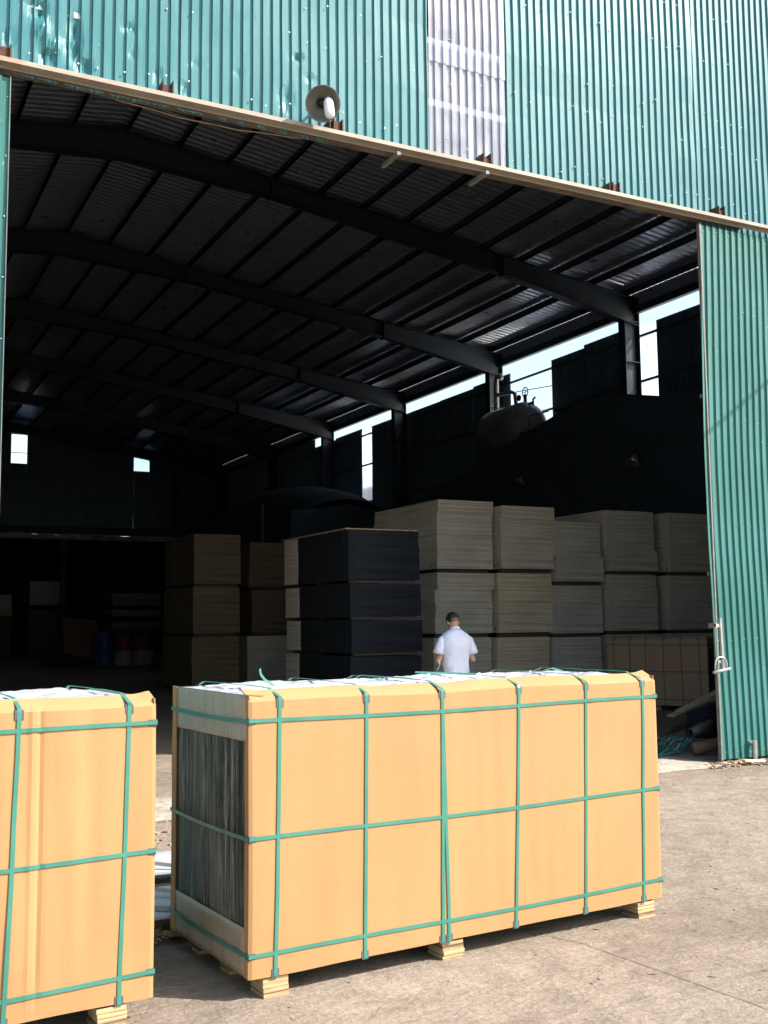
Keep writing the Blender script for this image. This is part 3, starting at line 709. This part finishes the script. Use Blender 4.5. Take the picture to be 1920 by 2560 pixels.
bundle(14.47, Y0+.03, 0.0, 1.18, 1.31, D_, M['greyb'], 'bottom grey bundle of the rightmost column, behind the shaded crate end', G_, 5)
bundle(14.45, Y0+.03, 1.31, 1.2, 1.13, D_, M['greyb'], 'middle grey bundle of the rightmost column, cut by the green door', G_, 9)
bundle(14.50, Y0+.03, 2.44, 1.2, 1.23, D_, M['greyb'], 'top grey bundle of the rightmost column, cut by the green door', G_, 9, marks=True)
G2 = 'dark wrapped bundles left of the man'
for z, h, lb, sx in ((0, 1.10, 'bottom dark wrapped bundle of the stack left of the man', .0), (1.11, .51, 'second dark wrapped bundle up, left of the man', .02), (1.63, .52, 'third dark wrapped bundle up, left of the man', .0), (2.16, .77, 'topmost dark wrapped bundle with pale lid sheet, left of the man', -.02)):
    t = bundle(6.62+sx, 13.9, z, 1.16, h, D_, M['blue'], lb, G2, 6, .006, wrap=.76, bear=.05)
    B().box(-.013, 1.17, D_*.78, D_+.012, .05, h).build('bare_end', M['grey'], t)
    if z > 2: B().box(-.06, 1.12, -.02, D_+.03, h+.005, h+.022).build('lid_sheet', M['oldwood'], t)
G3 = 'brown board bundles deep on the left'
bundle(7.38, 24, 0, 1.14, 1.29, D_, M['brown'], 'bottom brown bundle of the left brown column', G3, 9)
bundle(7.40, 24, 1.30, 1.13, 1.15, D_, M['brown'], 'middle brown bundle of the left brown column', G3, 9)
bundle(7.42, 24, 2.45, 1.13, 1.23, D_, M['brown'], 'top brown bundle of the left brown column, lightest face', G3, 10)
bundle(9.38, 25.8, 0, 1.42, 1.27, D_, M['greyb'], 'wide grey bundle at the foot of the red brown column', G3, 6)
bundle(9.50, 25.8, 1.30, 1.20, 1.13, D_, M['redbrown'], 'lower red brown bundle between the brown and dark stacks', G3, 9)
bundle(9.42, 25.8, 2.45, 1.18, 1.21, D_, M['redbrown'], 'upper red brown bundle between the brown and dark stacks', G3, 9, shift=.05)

# ------------------------------------------------------------------ things in the gloom at the far left
G4 = 'board stacks in the lean-to'
def lowstack(x, y, w, d, items, lab):
    t = thing('board_stack', (x, y, 0), 0, lab, 'board stack', G4); z = 0
    for h, mt in items:
        B().box(random.uniform(-.05, .02), w+random.uniform(-.03, .05), random.uniform(-.03, .03), d, z, z+h-.02).build('boards', M[mt], t); z += h
lowstack(9.1, 58, 1.7, 2.4, ((.3, 'bearer'), (1.0, 'brown'), (1.1, 'brown'), (.25, 'wrap'), (1.25, 'white')), 'board stack with a pale top block left of the far column')
lowstack(6.0, 58, 2.2, 2.4, ((.4, 'brown'), (.8, 'brown'), (.9, 'brown'), (.5, 'greyb'), (.6, 'white')), 'board stack cut by the left edge, pale block on top')
lowstack(13.4, 58, 2.6, 2.4, ((1.0, 'wrap'), (.35, 'brown'), (.4, 'white'), (.3, 'wrap'), (.35, 'greyb'), (.2, 'wrap'), (.4, 'white'), (.3, 'greyb')), 'low stack of mixed sheets just left of the brown bundles')
def drum(x, y, r, h, mats_, lab, name='drum'):
    t = thing(name, (x, y, 0), 0, lab, 'drum')
    hh = h/len(mats_)
    for i, mt in enumerate(mats_):
        z = i*hh; B().lathe([(.001, z), (r, z), (r*1.02, z+.02), (r, z+.04), (r, z+hh*.5), (r*1.02, z+hh*.5+.015), (r, z+hh*.5+.03), (r, z+hh-.02), (r*1.02, z+hh), (.001, z+hh)], None, 24).build(('lower_body', 'upper_body')[i] if len(mats_) > 1 else 'body', M[mt], t, smooth=True)
drum(9.3, 41.5, .42, 1.35, ('drumblue',), 'tall blue drum beside the leaning cardboard')
drum(10.15, 42.0, .34, 1.15, ('drumwhite', 'drumred'), 'red and white drum next to the blue drum')
drum(11.1, 42.5, .42, 1.15, ('drumwhite', 'drumred'), 'wider red and white drum on the right by the pallet')
bb = B().grid(lambda u, v: (8.0+1.3*u, 42.4+.5*v+.1*nz(u*3, v*3, 1), 1.9*v-.15*u*v), 10, 10)
tag(bb.build('cardboard_sheet', M['card'], solid=.01), 'brown cardboard sheet leaning behind the blue drum', 'cardboard')
pl = thing('pallet', (10.9, 39.5, 0), .05, 'wooden pallet on the floor in front of the red and white drums', 'pallet')
for i in range(6): B().box(0, 1.9, i*.2, i*.2+.13, .14, .165).build('plank', M['oldwood'], pl)
for i in range(3): B().box(i*.9, i*.9+.1, 0, 1.13, 0, .138).build('runner', M['oldwood'], pl)
bb = B()
for i in range(26):
    a = random.uniform(0, 6.3); rr = random.uniform(0, .75); bb.ell((7.6+rr*math.cos(a)*1.3, 40+rr*math.sin(a), .22+.3*(1-rr)*random.random()), (.18, .14, .12), nu=7, nv=5)
tag(bb.build('scrap_heap', M['wrap']), 'dark heap of bagged scrap on the floor left of the cardboard', 'heap', kind='stuff')
B_ = B().tube([(11.55, 30.5, 0), (11.55, 30.5, 5.2)], .07, 8); tag(B_.build('steel_post', M['steel']), 'thin steel post rising behind the red brown bundles', 'post')
bb = B()
for k in range(4):
    bb.tube([(-2+i*1.2, 50+.3*k, 5.35-.28*math.sin(math.pi*((i*1.2+k*1.3) % 6)/6)-.07*k) for i in range(17)], .02, 5)
tag(bb.build('hanging_cables', M['cable']), 'slack dark cables strung below the far beam', 'cables')

# ------------------------------------------------------------------ rubbish by the door, between the crates, litter on the yard
G5 = None
bb = B()
for i in range(34):
    cx, cy = 8.72+random.uniform(-.42, .35), 9.95+random.uniform(-.25, .3); a = random.uniform(-.5, .9); L = random.uniform(.15, .45)
    pts = [(cx+math.cos(a)*L*s+.03*nz(i, s*3, 0), cy+math.sin(a)*L*s*.4, .02+.10*math.sin(math.pi*s)*random.random()+.05*(i % 3)) for s in (0, .25, .5, .75, 1)]
    wv = Vector((0, .006, .008))
    k = len(bb.v)
    for p in pts: p = Vector(p); bb.v += [p-wv, p+wv]
    for j in range(4): bb.f.append((k+2*j, k+2*j+1, k+2*j+3, k+2*j+2))
tag(bb.build('strap_tangle', M['strap'], solid=.002), 'tangle of discarded green strapping on the floor beside the door edge', 'strapping', kind='stuff')
bb = B()
for i in range(5):
    pts = [(8.60+.75*s, 9.9+.12*i*.3, .05+.34*math.sin(s*1.7)*(1-.1*i)) for s in [j/8 for j in range(9)]]
    bb.tube(pts, .008+.003*(i % 2), 5)
tag(bb.build('black_hose', M['cable']), 'bent black hoses rising over the green strapping', 'hose')
B1 = B().lathe([(.001, 0), (.07, 0), (.074, .02), (.07, .4), (.001, .4)], T(9.0, 9.62, .08) @ Matrix.Rotation(R(80), 4, 'Y') @ Matrix.Rotation(R(20), 4, 'X'), 20)
tag(B1.build('cardboard_tube', M['card'], smooth=True), 'reddish brown tube lying at the foot of the green door', 'tube')
B1 = B().lathe([(.04, 0), (.06, 0), (.06, .35), (.04, .35)], T(9.3, 9.97, .22) @ Matrix.Rotation(R(75), 4, 'Y'), 20)
tag(B1.build('plastic_pipe', M['grime'], smooth=True), 'short grey plastic pipe on the rubbish behind the green door', 'pipe')
for i, (y, z, a, lb) in enumerate(((10.3, .62, .32, 'upper grey plank jutting from behind the green door'), (10.45, .50, .22, 'lower grey plank jutting from behind the green door'))):
    B1 = B().box(-.55, .55, -.06, .06, -.012, .012, T(9.95, y, z) @ Matrix.Rotation(-a, 4, 'Y'))
    tag(B1.build('plank', M['oldwood']), lb, 'plank', 'planks behind the green door')
bb = B()
bb.lathe([(.06, 0), (.20, .01), (.215, .03), (.21, .2), (.215, .42), (.20, .44), (.06, .44)], T(10.55, 11.1, 0) @ Matrix.Rotation(R(6), 4, 'X'), 26)
tag(bb.build('film_roll', M['wrap'], smooth=True), 'upright roll of dark plastic film in the shade behind the green door', 'film roll')
# rubble below the door leaf
def stone(bb, x, y, z, s, sq=1):
    k = [1+.5*nz(x*9+i, y*7, i) for i in range(8)]
    rot = Matrix.Rotation(random.uniform(0, 6), 4, 'Z') @ Matrix.Rotation(random.uniform(-.5, .5), 4, 'X')
    vs = [Vector((sx*s*k[i], sy*s*.7*k[(i+3) % 8], sz*s*.45*sq*k[(i+5) % 8])) for i, (sx, sy, sz) in enumerate([(a, c, d) for a in (-1, 1) for c in (-1, 1) for d in (-1, 1)])]
    vs = [rot @ p+Vector((x, y, z)) for p in vs]; bb.add(vs, [(0, 1, 3, 2), (4, 6, 7, 5), (0, 4, 5, 1), (2, 3, 7, 6), (0, 2, 6, 4), (1, 5, 7, 3)])
bb = B()
for i in range(420):
    x = random.uniform(8.35, 12.5); y = 8.86+random.gauss(0, .11)-.02; s = random.choice((.008, .012, .018, .026)); stone(bb, x, y, s*.4, s)
tag(bb.build('rubble', M['rubble']), 'strip of brown rubble and leaf litter under the green door', 'rubble', kind='stuff')
for i, (x, y, sx, lb) in enumerate(((9.02, 8.70, .16, 'yellowish broken board piece on the rubble below the door'), (9.25, 8.62, .12, 'small brown board piece lower on the rubble'), (9.75, 8.74, .18, 'pale board piece on rubble right of the drop bolt'))):
    B1 = B().box(-sx, sx, -.045, .045, 0, .02, T(x, y, .035-.01*i) @ Matrix.Rotation(.25*i-.15, 4, 'Z') @ Matrix.Rotation(.08, 4, 'Y'))
    tag(B1.build('broken_board', M['oldwood'] if i == 1 else M['tan'], bevel=.003), lb, 'board piece')
# white sheets and bars between the crates
for i, (y0, y1, z, lb) in enumerate(((5.42, 6.05, .13, 'nearer white metal sheet lying on rubble between the crates'), (6.30, 6.85, .15, 'farther white metal sheet lying between the crates'))):
    B1 = B().grid(lambda u, v: (1.05+1.9*u, y0+(y1-y0)*v, z+.012*nz(u*3, v*2, i)), 16, 8)
    tag(B1.build('metal_sheet', M['white'], solid=.012), lb, 'metal sheet', 'white metal sheets between the crates')
for i, (a, c, lb) in enumerate((((1.35, 6.75, .22), (1.95, 6.25, .17), 'upper grey steel bar propped across the white sheets'), ((1.30, 6.12, .20), (1.85, 5.62, .155), 'middle grey steel bar lying over the nearer white sheet'), ((1.25, 5.75, .16), (1.60, 5.50, .15), 'short grey bar at the near edge of the white sheets'))):
    tag(B().tube([a, c], .014, 4).build('steel_bar', M['galv']), lb, 'steel bar', 'steel bars between the crates')
tag(B().box(1.0, 3.2, 6.12, 6.22, 0, .11).build('timber_beam', M['bearer']), 'dark timber beam under the gap of the white sheets', 'beam')
bb = B().box(1.05, 2.9, 5.62, 6.0, 0, .11)
tag(bb.build('concrete_kerb', M['apron']), 'low concrete kerb carrying the nearer white sheet', 'kerb')
bb = B()
for i in range(260):
    x = random.uniform(1.1, 2.4); y = 5.45+abs(random.gauss(0, .09)); s = random.choice((.008, .014, .02, .03)); stone(bb, x, y, s*.5+.02*random.random(), s)
for i in range(240):
    x = random.uniform(1.6, 3.6); y = random.uniform(7.0, 8.9); s = random.choice((.008, .012, .02)); stone(bb, x, y, s*.3, s)
tag(bb.build('concrete_rubble', M['rubble']), 'broken bits and twigs on the ground between the two sunlit crates', 'rubble', kind='stuff')
bb = B()
for i in range(1500):
    x = random.uniform(-1.5, 9); y = 1.9+7*random.random()**1.2
    if y > 8.6 and x > 8: continue
    a = random.uniform(0, 6.3); L = random.choice((.004, .006, .009, .014, .026)) ; wd = L*random.uniform(.15, .5)
    Mr = T(x, y, .001) @ Matrix.Rotation(a, 4, 'Z')
    c_ = random.uniform(.001, .005)
    vs = [Mr @ Vector(p) for p in ((-L, 0, 0), (0, -wd, c_), (L, 0, 0), (0, wd, c_*.3))]; bb.add(vs, [(0, 1, 2, 3)])
tag(bb.build('litter', M['chip']), 'tiny dark chips, leaves and twigs scattered over the yard', 'litter', kind='stuff')
# hairline joint in the concrete
pts = [(3.30, 4.60), (3.37, 4.42), (3.42, 3.9), (3.476, 3.34), (3.52, 2.8), (3.56, 1.9)]
bb = B(); 
for i in range(len(pts)-1):
    for q in range(8):
        a = Vector(pts[i]).lerp(Vector(pts[i+1]), q/8); c = Vector(pts[i]).lerp(Vector(pts[i+1]), (q+1)/8)
        o = .006*nz(a.x*20, a.y*20, 0); bb.add([(a.x-.003+o, a.y, .004), (a.x+.003+o, a.y, .004), (c.x+.003+.006*nz(c.x*20, c.y*20, 0), c.y, .004), (c.x-.003+.006*nz(c.x*20, c.y*20, 0), c.y, .004)], [(0, 1, 2, 3)])
tag(bb.build('joint_crack', M['chip']), 'hairline joint crack running across the concrete', kind='structure')

# overhead cable between poles off to the right: its shadow crosses the green door
pc = thing('utility_cable', (13.6, 4.9, 0), 0, 'black overhead cable whose shadow slants across the green door', 'cable')
P0 = Vector((8.79, 9.0, 3.69)); P1 = Vector((9.83, 9.0, 4.42)); dd = (P1-P0)
pts = [P0+dd*s+sd*4.0+Vector((0, 0, -.01*s*s)) for s in (-1, 0, .5, 1, 2, 4)]
_b = B().tube(pts, .022, 6); _b.build('strand', M['cable'], pc, world=True)

# ------------------------------------------------------------------ the man
def person(loc, rz):
    b = B()
    # body: overlapping tapered volumes fused by a voxel remesh into one surface
    def limb(ps, rs, n=12):
        b.tube(ps, rs, n)
        for p, r in zip(ps, rs): b.ell(p, (r, r, r), nu=12, nv=8)
    for s in (-1, 1):
        limb([(s*.09, 0, .92), (s*.10, .01, .50), (s*.105, -.01, .09)], [.085, .055, .04])
        b.ell((s*.11, .06, .04), (.045, .13, .038))
        limb([(s*.160, 0, 1.345), (s*.232, .0, 1.13)], [.040, .038])
        limb([(s*.235, 0, 1.13), (s*.12, .23, 1.16)], [.040, .027])
        # hand: palm, four bent fingers of unequal length, thumb from the side
        hx = s*.085; b.ell((s*.10, .265, 1.17), (.018, .045, .036))
        for k, ln in enumerate((.034, .040, .037, .028)):
            z = 1.195-.018*k
            b.tube([(s*.092, .295, z), (s*.075, .295+ln*.8, z+.004), (s*.045, .300+ln*.9, z+.004), (s*.022, .292+ln*.6, z+.002)], [.0085, .008, .0075, .0065], 8)
        b.tube([(s*.09, .25, 1.198), (s*.065, .268, 1.222), (s*.04, .285, 1.228)], [.010, .009, .008], 8)
    limb([(0, 0, .93), (0, 0, 1.08), (0, .0, 1.25), (0, 0, 1.38)], [.095, .085, .09, .085])
    b.ell((0, -.0, 1.32), (.155, .08, .11)); b.ell((0, 0, .93), (.14, .095, .10))
    limb([(0, -.005, 1.42), (0, .02, 1.52)], [.058, .055])
    Mh = Matrix.Rotation(R(-28), 4, 'X'); hc = Vector((0, .055, 1.600))
    def H(p): return hc+Mh @ Vector(p)
    b.ell(hc, (.074, .092, .098), Mh, 20, 16); b.ell(H((0, .03, -.05)), (.055, .062, .062), Mh)
    b.ell(H((0, .098, -.022)), (.013, .018, .024), Mh); b.ell(H((0, .088, -.012+.03)), (.05, .012, .012), Mh)
    b.ell(H((0, .080, -.068)), (.024, .014, .006), Mh); b.ell(H((0, .082, -.080)), (.020, .012, .006), Mh)
    for s in (-1, 1):
        b.ell(H((s*.079, -.005, -.022)), (.010, .018, .030), Mh); b.ell(H((s*.03, .084, 0)), (.014, .008, .009), Mh)
    o = b.build('person', M['skin'], smooth=True)
    m = o.modifiers.new('fuse', 'REMESH'); m.mode = 'VOXEL'; m.voxel_size = .0055; m.use_smooth_shade = True
    m = o.modifiers.new('relax', 'SMOOTH'); m.iterations = 3; m.factor = .5
    # hair: cap over crown, faded at the nape
    h = B()
    def hair(u, v):
        a = 2*math.pi*u; ph = v*math.pi*.56
        sa_ = math.sin(a); ph *= (.74 if sa_ > .3 else (.92 if sa_ < -.75 else 1.12))
        r = 1.04+.03*nz(math.cos(a)*6, math.sin(a)*6, v*5)-.03*max(0, v-.8)*5*(1 if sa_ < -.3 else .4); th_ = 1+.06*(1-v)
        return H((.074*r*math.sin(ph)*math.cos(a)*1.07, .092*r*math.sin(ph)*math.sin(a), .099*r*th_*math.cos(ph)+.003))
    h.grid(hair, 36, 14); h.build('hair', M['hair'], o, smooth=True, solid=.004)
    h2 = B(); h2.grid(lambda u, v: H((.0755*math.sin(1.3+.75*v)*math.cos(-2.85+2.55*u)*1.0, .0935*math.sin(1.3+.75*v)*math.sin(-2.85+2.55*u), .0985*math.cos(1.3+.75*v))), 24, 8)
    h2.build('hair_fade', M['fade'], o, smooth=True)
    # shirt: torso rings and two sleeves
    s_ = B(); rings = [(.84, .170, .120, 0), (.92, .163, .115, 0), (1.02, .160, .108, 0), (1.12, .166, .11, 0), (1.22, .178, .116, -.005), (1.31, .192, .12, -.008), (1.37, .200, .115, -.008), (1.41, .190, .10, -.005), (1.445, .150, .085, 0), (1.478, .095, .072, .008), (1.492, .068, .062, .012)]
    def tor(u, v):
        f = v*(len(rings)-1); i = min(len(rings)-2, int(f)); q = f-i
        z, hw, hd, cy = [rings[i][k]*(1-q)+rings[i+1][k]*q for k in range(4)]
        a = 2*math.pi*u; p = 2.5
        ca, sa = math.cos(a), math.sin(a)
        x = hw*math.copysign(abs(ca)**(2/p), ca); y = cy+hd*math.copysign(abs(sa)**(2/p), sa)
        low = max(0, 1-(z-.84)/.42)
        fold = (.014*low*math.sin(x*34+z*22*math.copysign(1, x)+nz(x*5, z*5, 1)*3)+.008*nz(x*9, z*8, 3))
        return (x+ca*fold*.5, y+math.copysign(1, sa)*fold, z)
    s_.grid(tor, 72, 44)
    for s in (-1, 1):
        ps = [Vector((s*.135, -.0, 1.395)), Vector((s*.178, 0, 1.365)), Vector((s*.208, 0, 1.30)), Vector((s*.226, .0, 1.25)), Vector((s*.236, .004, 1.205))]
        s_.tube(ps, [.045, .056, .058, .060, .067], 20, False)
    s_.build('shirt', M['shirt'], o, smooth=True, solid=.004)
    c_ = B().lathe([(.064, 0), (.058, .022), (.056, .030), (.062, .027), (.072, -.002), (.078, -.014)], T(0, .012, 1.492) @ Matrix.Rotation(R(-14), 4, 'X'), 28)
    c_.build('collar', M['shirt'], o, smooth=True)
    t_ = B()
    t_.lathe([(.155, 0), (.16, .05), (.158, .1), (.145, .14)], T(0, 0, .84) @ Matrix.Scale(.74, 4, (0, 1, 0)), 28)
    for s in (-1, 1): t_.tube([(s*.085, 0, .92), (s*.095, .01, .55), (s*.105, 0, .06)], [.098, .078, .068], 18)
    t_.build('trousers', M['trouser'], o, smooth=True)
    for s in (-1, 1): B().ell((s*.11, .065, .045), (.052, .145, .045)).build('shoe', M['shoe'], o, smooth=True)
    o.location = loc; o.rotation_euler = (0, 0, rz)
    tag(o, 'man seen from behind in a short sleeved white shirt, head bowed, standing inside the doorway', 'person')
    return o
pm = person((6.74, 11.2, 0), -.05)
ph = B().box(-.038, .038, -.004, .004, -.075, .075, T(6.755, 11.2+.315, 1.20) @ Matrix.Rotation(R(-35), 4, 'X'))
tag(ph.build('phone', M['socket'], bevel=.003), 'dark phone held in the hands of the man', 'phone')
